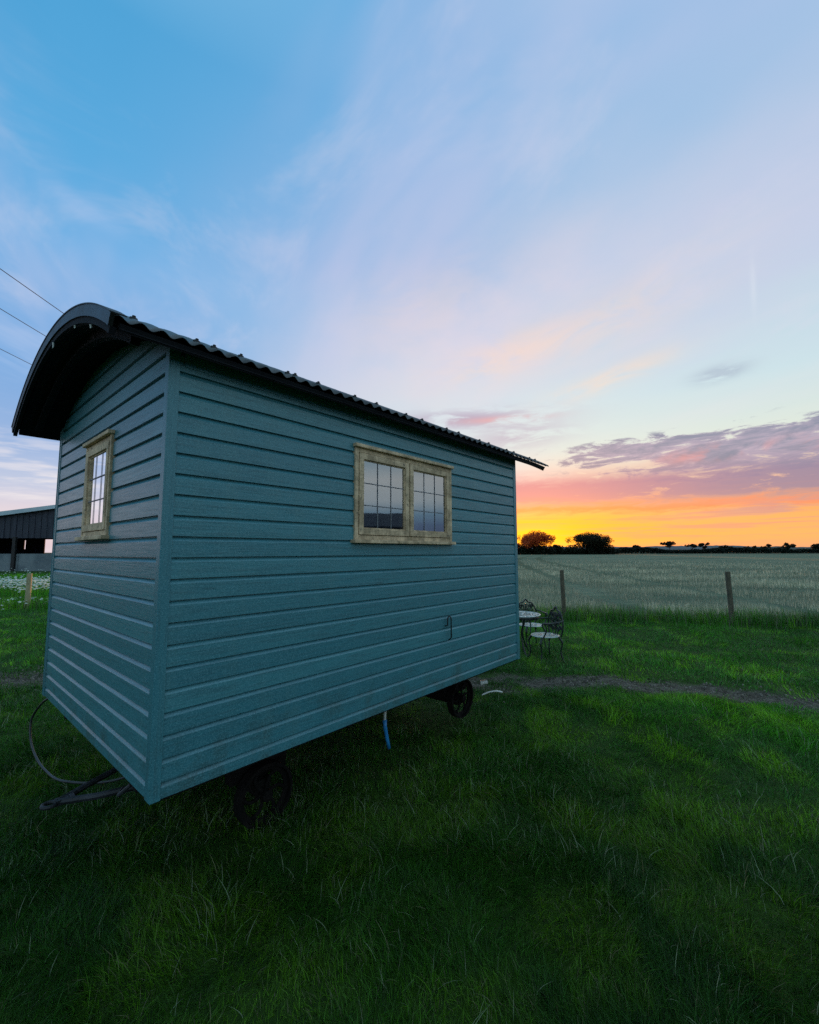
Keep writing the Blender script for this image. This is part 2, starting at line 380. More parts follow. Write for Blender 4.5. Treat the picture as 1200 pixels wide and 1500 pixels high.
def ground():
    def axis(n1, a, far):
        i = np.arange(0, n1+1)*a; k = i[-1]; o = list(i); s = a
        while k < far: s *= 1.25; k += s; o.append(k)
        o = np.array(o); return np.concatenate([-o[:0:-1], o])
    xs = axis(90, .16, 3500); ys = axis(90, .16, 3500)
    X, Y = np.meshgrid(xs, ys); Z = gz(X, Y)
    nx, ny = len(xs), len(ys)
    v = np.stack([X.ravel(), Y.ravel(), Z.ravel()], 1)
    i = np.arange(nx*ny).reshape(ny, nx)
    q = np.stack([i[:-1, :-1], i[:-1, 1:], i[1:, 1:], i[1:, :-1]], -1).reshape(-1, 4)
    me = bpy.data.meshes.new('ground'); me.from_pydata(v.tolist(), [], q.tolist()); me.update()
    me.polygons.foreach_set('use_smooth', [True]*len(me.polygons))
    m, t, b = newmat('ground_soil_and_field'); me.materials.append(m)
    p = worldpos(t); x, y, z = sep(t, p)
    n = noise(t, p, 1.4, 8, .65); n2 = noise(t, p, 9, 8, .7); n3 = noise(t, p, 60, 5, .7)
    turf = mix(t, n2.sm(.3, .7), (.014, .040, .006, 1), (.035, .085, .010, 1))
    # track
    x0 = x._m('MAXIMUM', 0.0)
    cy = 6.15-(x*.05)-(x0*x0*.0108)+((x*.9)._m('SINE')*.15)
    td = (y-cy).abs()+(n-.5)*1.0+(n2-.5)*.5
    dirt = mix(t, (n3*.6+n2*.4).sm(.42, .6), (.022, .018, .013, 1), (.17, .15, .12, 1))
    near = mix(t, (1-td.sm(.22, .46))*.95, turf, dirt)
    # stubble field beyond the fence, with drill rows and tramlines
    rows = ((x*.85+y*.12)*4.2)._m('SINE')
    f1 = noise(t, mapv(t, p, (.05, .14, 1)), 1, 6, .6); f2 = noise(t, mapv(t, p, (.5, 2.2, 1)), 1, 7, .7)
    fld = mix(t, f1.sm(.35, .62), (.085, .13, .075, 1), (.19, .225, .14, 1))
    fld = mix(t, f2.sm(.42, .66)*.7, fld, (.07, .11, .075, 1))
    fld = mix(t, rows.sm(.3, 1)*.25, fld, (.06, .08, .06, 1))
    tr1 = ((x-(y*.33)-7+((y*.012)._m('SINE')*14)).abs()); tr2 = (tr1-2.4).abs()
    fld = mix(t, (1-tr2.sm(.3, 1.3))*.6*y.sm(20, 50), fld, (.035, .07, .03, 1))
    fm = (y-(12.7-x*.165)+(n-.5)*1.2).sm(-.2, 1.0)*(x+y*.6).sm(-1, 1)
    far = mix(t, noise(t, p, .02, 5).sm(.4, .6), (.03, .055, .028, 1), (.05, .07, .04, 1))
    c = mix(t, fm, near, fld); c = mix(t, y.sm(236, 240), c, far)
    setin(t, b, 'Base Color', c); b.inputs['Roughness'].default_value = .95; b.inputs['Specular IOR Level'].default_value = .15
    bump(t, b, n2+n3*.6, .9, .03)
    o = bpy.data.objects.new('ground', me); COL.objects.link(o); tag(o, kind='structure')
ground()

def blades(name, P, H, W, C, M, seg=2, lean=.5, curl=.5, label=None, cat=None, up=None, group=None):
    """one mesh of tapering blades. P (n,2|3) feet, H heights, W widths, C (n,3) colours"""
    n = len(P); z = gz(P[:, 0], P[:, 1]) if P.shape[1] == 2 else P[:, 2]
    a = rng.random(n)*2*PI; fa = rng.random(n)*2*PI
    L = lean*rng.random(n)**.8 if np.isscalar(lean) else lean*(.4+.8*rng.random(n))
    if up is not None: fa = up+rng.normal(0, .9, n)
    side = np.stack([np.cos(a), np.sin(a), np.zeros(n)], 1); d = np.stack([np.cos(fa), np.sin(fa), np.zeros(n)], 1)
    base = np.stack([P[:, 0], P[:, 1], z-.01], 1)
    V = []
    for k in range(seg+1):
        u = k/seg; hh = H*(u-curl*.32*u*u*L)
        c = base+d*(H*L*(u**1.7))[:, None]; c = c+np.array([0, 0, 1])*hh[:, None]
        w = (W*(1-u*.82) if k < seg else W*0)*.5
        if k < seg: V += [c-side*w[:, None], c+side*w[:, None]]
        else: V += [c]
    m = len(V); V = np.stack(V, 1).reshape(-1, 3)
    b = np.arange(n)*m; quads = []
    loops = []; tot = []
    for k in range(seg-1): quads.append(np.stack([b+2*k, b+2*k+1, b+2*k+3, b+2*k+2], 1))
    tri = np.stack([b+2*(seg-1), b+2*(seg-1)+1, b+2*seg], 1)
    li = np.concatenate([q.ravel() for q in quads]+[tri.ravel()]).astype(np.int32)
    cnt = np.concatenate([np.full(n*(seg-1), 4), np.full(n, 3)]).astype(np.int32)
    me = bpy.data.meshes.new(name); me.vertices.add(len(V)); me.vertices.foreach_set('co', V.ravel().astype(np.float32))
    me.loops.add(len(li)); me.loops.foreach_set('vertex_index', li)
    me.polygons.add(len(cnt)); st = np.concatenate([[0], np.cumsum(cnt)[:-1]]).astype(np.int32)
    me.polygons.foreach_set('loop_start', st); me.update(calc_edges=True)
    at = me.attributes.new('tint', 'FLOAT_COLOR', 'POINT')
    cc = np.ones((len(V), 4), np.float32); cc[:, :3] = np.repeat(C, m, 0); at.data.foreach_set('color', cc.ravel())
    me.materials.append(M); o = bpy.data.objects.new(name, me); COL.objects.link(o)
    tag(o, label, cat, group, 'stuff'); return o

def polar(n, r0, r1, a0, a1, p=1.0):
    """points in a wedge about the camera; p=1 even per area, lower p crowds them towards r0"""
    u = rng.random(n)
    if p == 1: r = np.sqrt(r0*r0+u*(r1*r1-r0*r0))
    else: r = r0*(r1/r0)**u
    a = np.radians(a0+rng.random(n)*(a1-a0)); return np.stack([r*np.sin(a), r*np.cos(a)], 1)
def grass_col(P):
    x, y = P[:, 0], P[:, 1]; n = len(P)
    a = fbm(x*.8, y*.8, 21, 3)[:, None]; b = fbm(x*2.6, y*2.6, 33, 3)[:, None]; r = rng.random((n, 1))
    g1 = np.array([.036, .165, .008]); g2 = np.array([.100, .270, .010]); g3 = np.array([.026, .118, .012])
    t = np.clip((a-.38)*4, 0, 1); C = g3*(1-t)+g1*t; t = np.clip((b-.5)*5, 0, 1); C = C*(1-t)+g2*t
    C = C*(.25+1.5*r**1.3)*(.60+.95*np.clip((fbm(x*.22, y*.22, 91, 2)-.35)*1.8+np.clip(np.hypot(x, y)/6.5-.5, 0, 1.0), 0, 1.3))[:, None]; dry = (rng.random((n, 1)) < .02+.05*(b > .6)); C = np.where(dry, np.array([.19, .19, .10])*(.6+.6*r), C)  # tint painted darker near the camera, brighter further out, imitating foreground shade
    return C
def hut_inside(P): # rectangle under the hut, where the grass is thin
    dx = P[:, 0]+1.1815; dy = P[:, 1]-2.1197
    lx = dx*.6572+dy*.7538; ly = -dx*.7538+dy*.6572
    return (lx > .3) & (lx < 3.4) & (ly > .3) & (ly < 2.1)
def turf():
    parts = []
    for n, r0, r1, a0, a1, h, w in ((190000, .9, 3.2, -75, 75, .060, .0030), (270000, 3.2, 7, -62, 62, .066, .0044), (330000, 7, 21, -55, 52, .080, .0090), (50000, 1, 9, 75, 285, .08, .007)):
        P = polar(n, r0, r1, a0, a1)
        clump = fbm(P[:, 0]*1.7, P[:, 1]*1.7, 5, 3); fine = fbm(P[:, 0]*7, P[:, 1]*7, 6, 2)
        td = track_d(P[:, 0], P[:, 1])+(fbm(P[:, 0]*1.6, P[:, 1]*2.6, 41, 4)-.45)*1.5
        keep = rng.random(len(P)) < np.clip((td-.12)*2.6, .16, 1)*np.where(hut_inside(P), .35, 1)*np.clip(.5+clump*1.1, 0, 1)
        keep &= P[:, 1] < fence_y(P[:, 0])+.6
        P = P[keep]; clump = clump[keep]; fine = fine[keep]; td = td[keep]
        H = h*(.6+1.2*np.clip(clump-.25, 0, 1))*(.6+.9*fine)*(.55+.9*rng.random(len(P)))*np.clip(td*1.6, .35, 1)
        parts.append((P, H, np.full(len(P), w)*(.6+.8*rng.random(len(P)))))
    P = np.concatenate([a for a, _, _ in parts]); H = np.concatenate([a for _, a, _ in parts]); W = np.concatenate([a for _, _, a in parts])
    up = fbm(P[:, 0]*1.3, P[:, 1]*1.3, 77, 2)*4*PI
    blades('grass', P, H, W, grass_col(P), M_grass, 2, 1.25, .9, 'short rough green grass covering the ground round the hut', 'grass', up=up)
    # coarse tufts of long bent blades
    ns, Pl, Hl, Wl, ul = 420, [], [], [], []
    c = np.concatenate([polar(330, 1.1, 4.2, -70, 70), polar(260, 4.2, 9, -55, 55), polar(40, 1.2, 6, 80, 280), np.array([hw(q_, .30+.08*math.sin(q_*40))[:2] for q_ in (.62, .70, .78, .86, .94, 1.02, 1.10, 2.92, 3.0, 3.08, 3.18, 3.3)])])
    for q in c:
        if track_d(q[:1], q[1:])[0] < .5: continue
        k = int(rng.integers(30, 120)); s = rng.random()*.13+.05
        p = q+rng.normal(0, s, (k, 2)); Pl.append(p); Hl.append((.06+.08*rng.random())*(.5+.8*rng.random(k)))
        Wl.append((.0022+.0006*np.hypot(*q))*(.6+.7*rng.random(k))); ul.append(np.arctan2(p[:, 1]-q[1], p[:, 0]-q[0])+rng.normal(0, .4, k))
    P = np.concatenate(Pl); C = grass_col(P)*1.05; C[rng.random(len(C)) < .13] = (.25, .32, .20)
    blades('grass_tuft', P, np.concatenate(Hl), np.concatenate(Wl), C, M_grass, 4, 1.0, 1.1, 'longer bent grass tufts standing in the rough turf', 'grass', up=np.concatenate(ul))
    # taller fringe along the fence
    n = 26000; x = rng.uniform(-16, 13, n); P = np.stack([x, fence_y(x)+rng.normal(.15, .38, n)], 1)
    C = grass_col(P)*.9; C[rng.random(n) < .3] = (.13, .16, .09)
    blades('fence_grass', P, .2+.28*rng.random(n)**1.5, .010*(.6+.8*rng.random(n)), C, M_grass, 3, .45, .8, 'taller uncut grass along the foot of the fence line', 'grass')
    # field stems
    n = 210000; P = polar(n, 10.5, 100, -14, 56, .5); P = P[rng.random(n) < np.clip(1.6-np.hypot(P[:, 0], P[:, 1])/62, 0, 1)]; P = P[P[:, 1] > fence_y(P[:, 0])+.35]; n = len(P); r = np.hypot(P[:, 0], P[:, 1])
    bn = fbm(P[:, 0]*.25, P[:, 1]*.6, 51, 3); tl = np.abs(P[:, 0]-P[:, 1]*.33-7+14*np.sin(P[:, 1]*.012)); k = (rng.random(n) < np.clip((bn-.25)*2.6, .12, 1)) & (np.abs(tl-2.4) > .45) & (np.abs(tl-20) > .45) & (np.abs(tl-23) > .5); P = P[k]; r = r[k]; n = len(P); bn = bn[k]
    rr = rng.random((n, 1)); C = (np.array([.62, .56, .39])*(1-rr)+np.array([.13, .19, .12])*rr)*(.25+1.5*bn[:, None])
    blades('crop_stems', P, (.13+.16*rng.random(n))*np.clip(r/22, .8, 1.1), np.clip(r*.00085, .011, .06)*(.6+.8*rng.random(n)), C, M_straw, 2, .38, .4, 'grey green stalks of the cut crop covering the field behind the fence', 'crop')
    # grass and white cow parsley past the left fence post
    n = 60000; P = polar(n, 14.5, 44, -60, -30, .5); P = P[P[:, 1] > fence_y(P[:, 0])-.3]; n = len(P); r = np.hypot(P[:, 0], P[:, 1])
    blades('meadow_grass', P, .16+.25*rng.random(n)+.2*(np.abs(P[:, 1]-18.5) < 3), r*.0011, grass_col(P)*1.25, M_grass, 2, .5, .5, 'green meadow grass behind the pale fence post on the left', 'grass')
turf()
def flowers():
    n = 22000; P = polar(n, 17, 40, -58, -34, 1); r = np.hypot(P[:, 0], P[:, 1])
    d = fbm(P[:, 0]*.3, P[:, 1]*.3, 61, 3); keep = rng.random(n) < (np.exp(-((P[:, 1]-17.3)/1.5)**2)*1.5+.5*np.exp(-((P[:, 1]-14.6)/.4)**2)+.03)*np.clip((d-.3)*3.4, 0, 1)
    P = P[keep]; mb_v, mb_f, col = [], [], []
    for x, y in P:
        h = (.42+.36*rng.random()) if y > 15.3 else .12+.2*rng.random(); z = h; s = .022+.035*rng.random(); i = len(mb_v); zz = rng.random()
        for k in range(6):
            a = k*PI/3+zz; mb_v.append((x+s*math.cos(a), y+s*math.sin(a), z+rng.normal(0, .012)))
        mb_v.append((x, y, z+s*.45)); mb_v.append((x, y, -.02)); mb_v.append((x+.012, y, -.02)); mb_v.append((x+.006, y, z))
        for k in range(6): mb_f.append((i+k, i+(k+1) % 6, i+6))
        mb_f.append((i+7, i+8, i+9)); col += [(.72, .80, .74, 1)]*7+[(.05, .12, .03, 1)]*3
    me = bpy.data.meshes.new('wildflowers'); me.from_pydata(mb_v, [], mb_f); me.update(); at = me.attributes.new('tint', 'FLOAT_COLOR', 'POINT')
    at.data.foreach_set('color', np.array(col, np.float32).ravel()); me.materials.append(M_petal)
    o = bpy.data.objects.new('wildflowers', me); COL.objects.link(o); tag(o, 'band of white umbel wildflowers in the meadow before the barn', 'wildflowers', None, 'stuff')
flowers()
def gravel():
    v, f = [], []
    n = 3800; xs = rng.uniform(-9, 8, n)
    for x in xs:
        y = 6.15-.05*x-.0108*max(x, 0)**2+.15*math.sin(x*.9)+rng.normal(0, .33); s = .005+.018*rng.random()**4
        z = float(gz(np.array([x]), np.array([y]))[0]); i = len(v); a0 = rng.random()*6
        k = 6
        for j in range(k):
            a = a0+2*PI*j/k; r = s*(.7+.5*rng.random()); v.append((x+r*math.cos(a), y+r*math.sin(a)*.8, z-.004))
        for j in range(k):
            a = a0+2*PI*j/k; r = s*(.4+.35*rng.random()); v.append((x+r*math.cos(a), y+r*math.sin(a)*.8, z+s*(.5+.5*rng.random())))
        for j in range(k): f.append((i+j, i+(j+1) % k, i+k+(j+1) % k, i+k+j))
        f.append(tuple(i+k+j for j in range(k)))
    me = bpy.data.meshes.new('gravel'); me.from_pydata(v, [], f); me.update(); me.materials.append(M_stone)
    o = bpy.data.objects.new('gravel', me); COL.objects.link(o); tag(o, 'loose stones scattered on the muddy track past the hut', 'gravel', None, 'stuff')
gravel()

# ------------------------------------------------------------------ the hut
OFF = (L_/2, W_/2, 0)
hut = empty('shepherd_hut', hw(L_/2, W_/2, 0), TH)
tag(hut, 'teal boarded shepherd hut with a curved corrugated roof on iron wheels', 'hut')
def B(mb, name, m, parent=None, **k): return mb.build(name, m, parent or hut, OFF, **k)

SW = (1.225, 2.305, 1.915, 2.50)   # hole of the side window x0,x1,z0,z1
EW = (.878, 1.397, 1.935, 2.50)    # hole of the end window  y0,y1
BW = (.10, 1.20, 2.02, 2.52)         # unseen window added in the far side wall to brighten the end pane
FW = (.75, 1.55, .70, 2.52)         # doorway in the far end
def siding(mp, t0, t1, hole, gable, name, mat):
    """lapped boards: each has a flat face, then a bevel that turns in under the next board's lip"""
    pitch = .1037; z = 1.775-11*pitch; prof = []  # (z, outward, board)
    k = 0
    while z < 3.2:
        prof += [(z, .0160, k), (z+.0790, .0160, k), (z+.0810, .0150, k), (z+.0985, .0005, k), (z+pitch-.0002, .000, k)]; z += pitch; k += 1
    top = ZT if not gable else ZC+RR-.06
    pts = []
    for i, (a, o, kk) in enumerate(prof[:-1]):
        b, o2, k2 = prof[i+1]
        cuts = [a, b]
        for hz in (hole[2], hole[3], ZB, top):
            if a < hz < b: cuts.append(hz)
        cuts.sort()
        for c0, c1 in zip(cuts, cuts[1:]):
            if c1 <= ZB+1e-6 or c0 >= top-1e-6: continue
            f = lambda q: o+(o2-o)*((q-a)/(b-a) if b > a else 0)
            pts.append((c0, f(c0), c1, f(c1), kk))
    mb = MB(); tones = {}
    for z0, o0, z1, o1, kk in pts:
        tn = tones.setdefault(kk, random.random()); mb.cur = tn
        spans = [(t0, t1)]
        if z0 >= hole[2]-1e-6 and z1 <= hole[3]+1e-6: spans = [(t0, hole[0]), (hole[1], t1)]
        for a, b in spans:
            if gable:
                lim = lambda z: math.sqrt(max(0, (RR-.05)**2-(z-ZC)**2)); m = W_/2
                a0, b0 = max(a, m-lim(z0)), min(b, m+lim(z0)); a1, b1 = max(a, m-lim(z1)), min(b, m+lim(z1))
            else: a0, b0, a1, b1 = a, b, a, b
            if b0 <= a0: continue
            mb.face(mp(a0, o0, z0), mp(b0, o0, z0), mp(b1, o1, z1), mp(a1, o1, z1))
    return B(mb, name, mat, attr=True)
siding(lambda t, o, z: (t, -o, z), 0, L_, SW, False, 'wall', M_sx)
siding(lambda t, o, z: (-o, W_-t, z), 0, W_, (W_-EW[1], W_-EW[0], EW[2], EW[3]), True, 'wall', M_sy)
siding(lambda t, o, z: (L_-t, W_+o, z), 0, L_, (L_-BW[1], L_-BW[0], BW[2], BW[3]), False, 'wall', M_sx)
siding(lambda t, o, z: (L_+o, t, z), 0, W_, FW, True, 'wall', M_sy)
def panel(mb, mp, t0, t1, z0, z1, hole):
    h0, h1, g0, g1 = hole
    for a, b, c, d in ((t0, t1, z0, g0), (t0, t1, g1, z1), (t0, h0, g0, g1), (h1, t1, g0, g1)):
        if b > a and d > c: mb.face(mp(a, c), mp(b, c), mp(b, d), mp(a, d))
mb = MB(); q = .07
panel(mb, lambda t, z: (t, q, z), q, L_-q, ZB+.05, 2.80, SW)
panel(mb, lambda t, z: (q, t, z), q, W_-q, ZB+.05, 2.80, EW)
panel(mb, lambda t, z: (t, W_-q, z), q, L_-q, ZB+.05, 2.80, BW)
panel(mb, lambda t, z: (L_-q, t, z), q, W_-q, ZB+.05, 2.80, FW)
mb.face((q, q, ZB+.05), (L_-q, q, ZB+.05), (L_-q, W_-q, ZB+.05), (q, W_-q, ZB+.05))
mb.face((q, q, 2.80), (L_-q, q, 2.80), (L_-q, W_-q, 2.80), (q, W_-q, 2.80))
B(mb, 'inner_lining', M_inner)
# door in the far end
mb = MB(); y = FW[0]
for k in range(8):
    a = y+.005+k*.0988; mb.cur = random.random(); mb.box((L_-.03, a, FW[2]), (L_+.004, a+.094, FW[3]))
door = B(mb, 'door', M_sz, attr=True)
mb = MB(); mb.lathe([(.001, 0), (.02, 0), (.025, .012), (.001, .02)], (L_+.03, 1.45, 1.65), 10); mb.box((L_, 1.44, 1.60), (L_+.03, 1.46, 1.67)); B(mb, 'handle', M_black, door)
for nm, (lo, hi) in (('door_frame', ((L_+.0, FW[0]-.05, ZB), (L_+.028, FW[0], FW[3]+.05))), ('door_frame', ((L_+.0, FW[1], ZB), (L_+.028, FW[1]+.05, FW[3]+.05)))):
    mb = MB(); mb.box(lo, hi); B(mb, nm, M_sz, attr=True)
# corner trims: an L of two boards with a bead
def corner(x, y, sx, sy, wx, wy):
    mb = MB(); t = .0205; mb.cur = .3
    X = sorted((x+sx*t, x-sx*wx)); mb.box((X[0], min(y+sy*t, y), ZB-.005), (X[1], max(y+sy*t, y), ZT-.02))
    Y = sorted((y, y-sy*wy)); mb.box((min(x+sx*t, x), Y[0], ZB-.005), (max(x+sx*t, x), Y[1], ZT-.02))
    mb.tube([(x+sx*t, y+sy*t*.7, ZB), (x+sx*t, y+sy*t*.7, ZT-.03)], .005, 8)
    B(mb, 'corner_trim', M_sz, bevel=.003, attr=True)
corner(0, 0, -1, -1, .026, .046); corner(0, W_, -1, 1, .03, .028); corner(L_, 0, 1, -1, .035, .04); corner(L_, W_, 1, 1, .04, .04)
# frieze under each eave and a bottom bearer
for y0, y1 in ((-.0205, -.0162), (W_+.0162, W_+.0205)):
    mb = MB(); mb.cur = .1; mb.box((.05, y0, 2.735), (L_-.04, y1, 2.855)); B(mb, 'frieze_board', M_sx, attr=True)
mb = MB(); mb.box((-.006, -.006, ZB-.012), (L_+.006, W_+.006, ZB+.03)); mb.box((.05, .36, ZB-.11), (L_-.05, .42, ZB-.014)); mb.box((.05, W_-.42, ZB-.11), (L_-.05, W_-.36, ZB-.014))
for k in range(6): x = .1+k*.66; mb.box((x, .422, ZB-.10), (x+.06, W_-.422, ZB-.014))
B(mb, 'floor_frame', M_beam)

# roof
def arcpt(x, a, r): return (x, W_/2+r*math.sin(a), ZC+r*math.cos(a))
AM = math.asin(c_/RR)
def arcband(mb, x0, x1, r0, r1, n=40, am=AM):
    i0 = len(mb.v)
    for k in range(n+1):
        a = -am+2*am*k/n
        mb.v += [arcpt(x0, a, r0), arcpt(x1, a, r0), arcpt(x1, a, r1), arcpt(x0, a, r1)]
    for k in range(n):
        b = i0+4*k
        for j in range(4): mb.f.append((b+j, b+(j+1) % 4, b+4+(j+1) % 4, b+4+j)); mb.a.append(0)
    for b in (i0, i0+4*n): mb.f.append((b, b+1, b+2, b+3)); mb.a.append(0)
mb = MB(); pit = .088; x0, x1 = -OE, L_+OE2+.08; ns = int((x1-x0)/pit*8); na = 30; i0 = 0
for i in range(ns+1):
    x = x0+(x1-x0)*i/ns; w = math.sin(2*PI*(x-x0)/pit)
    for k in range(na+1):
        a = -AM+2*AM*k/na; mb.v.append(arcpt(x, a, RR+.010+0.0105*w))
for i in range(ns):
    for k in range(na): b = i*(na+1)+k; mb.f.append((b, b+1, b+na+2, b+na+1)); mb.a.append(0)
roof = B(mb, 'roof', M_roofmetal, smooth=True, solid=.002)
mb = MB(); mb.lathe([(.001, .016), (.007, .015), (.009, .008), (.016, .006), (.018, 0), (.010, -.02)], (0, 0, 0), 8)
bolt0 = mb.build('roof_bolt', M_black, roof); first = True
for i, xx in enumerate(list(np.arange(-.22, L_+.5, pit*3.0))+[.17, .72]):
    for a in ((-AM+.03) if i % 2 else (-AM+.055),):
        cx = x0+(round((xx-x0)/pit-.25)+.25)*pit
        o = bolt0 if first else bolt0.copy()
        if not first: COL.objects.link(o)
        first = False
        p = arcpt(cx, a, RR+.019); o.parent = roof; o.location = (p[0]-OFF[0], p[1]-OFF[1], p[2]); o.rotation_euler = (-a, 0, 0)
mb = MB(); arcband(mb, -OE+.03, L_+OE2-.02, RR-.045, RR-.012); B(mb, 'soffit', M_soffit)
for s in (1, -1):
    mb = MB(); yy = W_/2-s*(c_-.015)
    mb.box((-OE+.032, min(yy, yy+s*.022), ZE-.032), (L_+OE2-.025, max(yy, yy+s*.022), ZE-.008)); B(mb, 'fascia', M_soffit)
mb = MB(); arcband(mb, -OE-.012, -OE+.006, RR-.034, RR+.022, 60)
bb = B(mb, 'bargeboard', M_trim); mb = MB(); arcband(mb, -OE-.016, -OE+.05, RR+.0225, RR+.028, 60); B(mb, 'flashing', M_galv, bb); mb = MB(); arcband(mb, -OE-.004, -OE+.020, RR-.066, RR-.0345, 60); B(mb, 'inner_arch', M_soffit, bb)
mb = MB(); arcband(mb, L_+OE2-.018, L_+OE2, RR-.06, RR-.012, 60); B(mb, 'bargeboard', M_trim)
# roof ribs over the end overhang and flaking sealant at the near verge
for xx in (-.17,):
    mb = MB(); arcband(mb, xx-.02, xx+.02, RR-.095, RR-.046, 50, AM*.9); B(mb, 'roof_rib', M_soffit)
for k, (a, l) in enumerate(((-.06, .035), (.16, .016), (.30, .018))):
    mb = MB(); p = arcpt(-OE-.006, -a-.1, RR-.071); mb.tube([p, (p[0]+.002, p[1]+.003, p[2]-l*.6), (p[0], p[1]+.002, p[2]-l)], [.005, .004, .0015], 6)
    B(mb, 'sealant_drip', M_white)

# windows
def window(mp, t0, t1, z0, z1, nc, blind, depth_sign=1):
    """mp(t, out, z) -> hut space. casing, casements, panes, leading, head, sill"""
    def bx(mb, a, b, o0, o1, c, d):
        P = [mp(u, o, z) for u in (a, b) for o in (o0, o1) for z in (c, d)]
        lo = [min(p[i] for p in P) for i in range(3)]; hi = [max(p[i] for p in P) for i in range(3)]; mb.box(lo, hi)
    root = MB(); j = .031
    bx(root, t0, t0+j, -.065, .030, z0, z1); bx(root, t1-j, t1, -.065, .030, z0, z1)
    bx(root, t0+j, t1-j, -.065, .026, z0, z0+j); bx(root, t0+j, t1-j, -.065, .026, z1-j, z1)
    w = B(root, 'window', M_oak, bevel=.002)
    mb = MB(); bx(mb, t0-.012, t1+.012, .0, .052, z1+.001, z1+.026); B(mb, 'drip_board', M_oak, w, bevel=.004)
    mb = MB(); bx(mb, t0-.022, t1+.018, .0, .060, z0-.026, z0-.001); B(mb, 'sill', M_oak, w, bevel=.004)
    cw = (t1-t0-2*j)/nc
    for i in range(nc):
        a, b = t0+j+.006+i*cw, t0+j-.006+(i+1)*cw; c, d = z0+j+.003, z1-j-.003; s = .042
        mb = MB(); o0, o1 = -.03, .034
        bx(mb, a, a+s, o0, o1, c, d); bx(mb, b-s, b, o0, o1, c, d); bx(mb, a+s, b-s, o0, o1-.001, c, c+s); bx(mb, a+s, b-s, o0, o1-.001, d-s, d)
        # inner glazing bead
        e = .009
        bx(mb, a+s, a+s+e, -.02, .022, c+s, d-s); bx(mb, b-s-e, b-s, -.02, .022, c+s, d-s); bx(mb, a+s+e, b-s-e, -.02, .021, c+s, c+s+e); bx(mb, a+s+e, b-s-e, -.02, .021, d-s-e, d-s)
        B(mb, 'casement', M_oak, w, bevel=.002)
        pa, pb, pc, pd = a+s+e, b-s-e, c+s+e, d-s-e
        mb = MB(); mb.face(mp(pa, .015, pc), mp(pb, .015, pc), mp(pb, .015, pd), mp(pa, .015, pd)); B(mb, 'pane', M_glass, w)
        mb = MB()
        for o in (.0165, -.004):
            for k in (1, 2):
                tt = pa+(pb-pa)*k/3; bx(mb, tt-.0028, tt+.0028, o, o+.002, pc, pd)
                zz = pc+(pd-pc)*k/3; bx(mb, pa, pb, o+.0021, o+.0041, zz-.0028, zz+.0028)
        B(mb, 'leading', M_lead, w)
        if blind:
            zb = blind[i]; mb = MB(); n = 24
            for k in range(n):
                u0, u1 = k/n, (k+1)/n; f = lambda u: -.085+.006*math.sin(u*34)
                A, Bq = a+(b-a)*u0, a+(b-a)*u1
                mb.face(mp(A, f(u0), zb), mp(Bq, f(u1), zb), mp(Bq, f(u1), d+.04), mp(A, f(u0), d+.04))
            B(mb, 'blind', M_blind, w, smooth=True, solid=.002)
    return w
w1 = window(lambda t, o, z: (t, -o, z), 1.195, 2.335, 1.885, 2.53, 2, (2.10, 1.90)); w1['label'] = 'weathered timber double casement window with leaded panes'
w2 = window(lambda t, o, z: (-o, t, z), .848, 1.427, 1.905, 2.53, 1, None); w2['label'] = 'narrow weathered timber window with a leaded pane'
w3 = window(lambda t, o, z: (t, W_+o, z), BW[0]-.03, BW[1]+.03, BW[2]-.03, BW[3]+.03, 2, None)  # unseen window, added to brighten the end pane

# a hook of bent bar and waste pipe
mb = MB(); X, Z = 2.285, 1.05
mb.tube([(X, -.022, Z), (X, -.045, Z+.02), (X, -.045, Z+.17)]+[(X-.026+.026*math.cos(a), -.045, Z+.17+.03*math.sin(a)) for a in np.linspace(.2, PI, 8)]+[(X-.052, -.045, Z+.13), (X-.052, -.02, Z+.12)], .0055, 8)
B(mb, 'hook', M_black, smooth=True)
PX = 1.69
mb = MB(); mb.tube([(PX, .16, ZB-.02), (PX, .16, ZB-.10), (PX-.01, .155, ZB-.17)], .011, 12); pipe = B(mb, 'drain_pipe', M_white, smooth=True)
mb = MB(); mb.tube([(PX-.01, .155, ZB-.15), (PX-.01, .15, ZB-.20), (PX+.0, .14, ZB-.28), (PX+.015, .13, ZB-.36)], [.017, .015, .014, .013], 12); B(mb, 'hose', M_blue, pipe, smooth=True)
# wheels
ZW = lambda x: .02 if x < 2 else .08
def wheel(x, y, R):
    mb = MB(); c = (x, y, R+ZW(x)); n = 40; i0 = len(mb.v)
    for k in range(n):
        a = 2*PI*k/n
        for r, o in ((R, -.035), (R, .035), (R-.018, .035), (R-.02, .008), (R-.05, .006), (R-.05, -.006), (R-.02, -.008), (R-.018, -.035)):
            mb.v.append((c[0]+r*math.cos(a), c[1]+o, c[2]+r*math.sin(a)))
    for k in range(n):
        for j in range(8): mb.f.append((i0+8*k+j, i0+8*k+(j+1) % 8, i0+8*((k+1) % n)+(j+1) % 8, i0+8*((k+1) % n)+j)); mb.a.append(0)
    w = B(mb, 'wheel', M_shaded_rust)
    for k in range(6):
        a0 = 2*PI*k/6; pts = []
        for u in np.linspace(.12, 1, 8):
            a = a0+.35*math.sin(u*PI*1.0)-.1; r = (R-.045)*u; pts.append((c[0]+r*math.cos(a), c[1], c[2]+r*math.sin(a)))
        mb = MB(); mb.tube(pts, [.016, .013, .012, .011, .011, .011, .012, .015], 6); B(mb, 'spoke', M_shaded_rust, w, smooth=True)
    mb = MB(); mb.tube([(c[0], c[1]-.06, c[2]), (c[0], c[1]-.055, c[2]), (c[0], c[1]-.05, c[2]), (c[0], c[1]+.05, c[2])], [.015, .026, .036, .036], 16); B(mb, 'hub', M_shaded_rust, w)
RW = .195
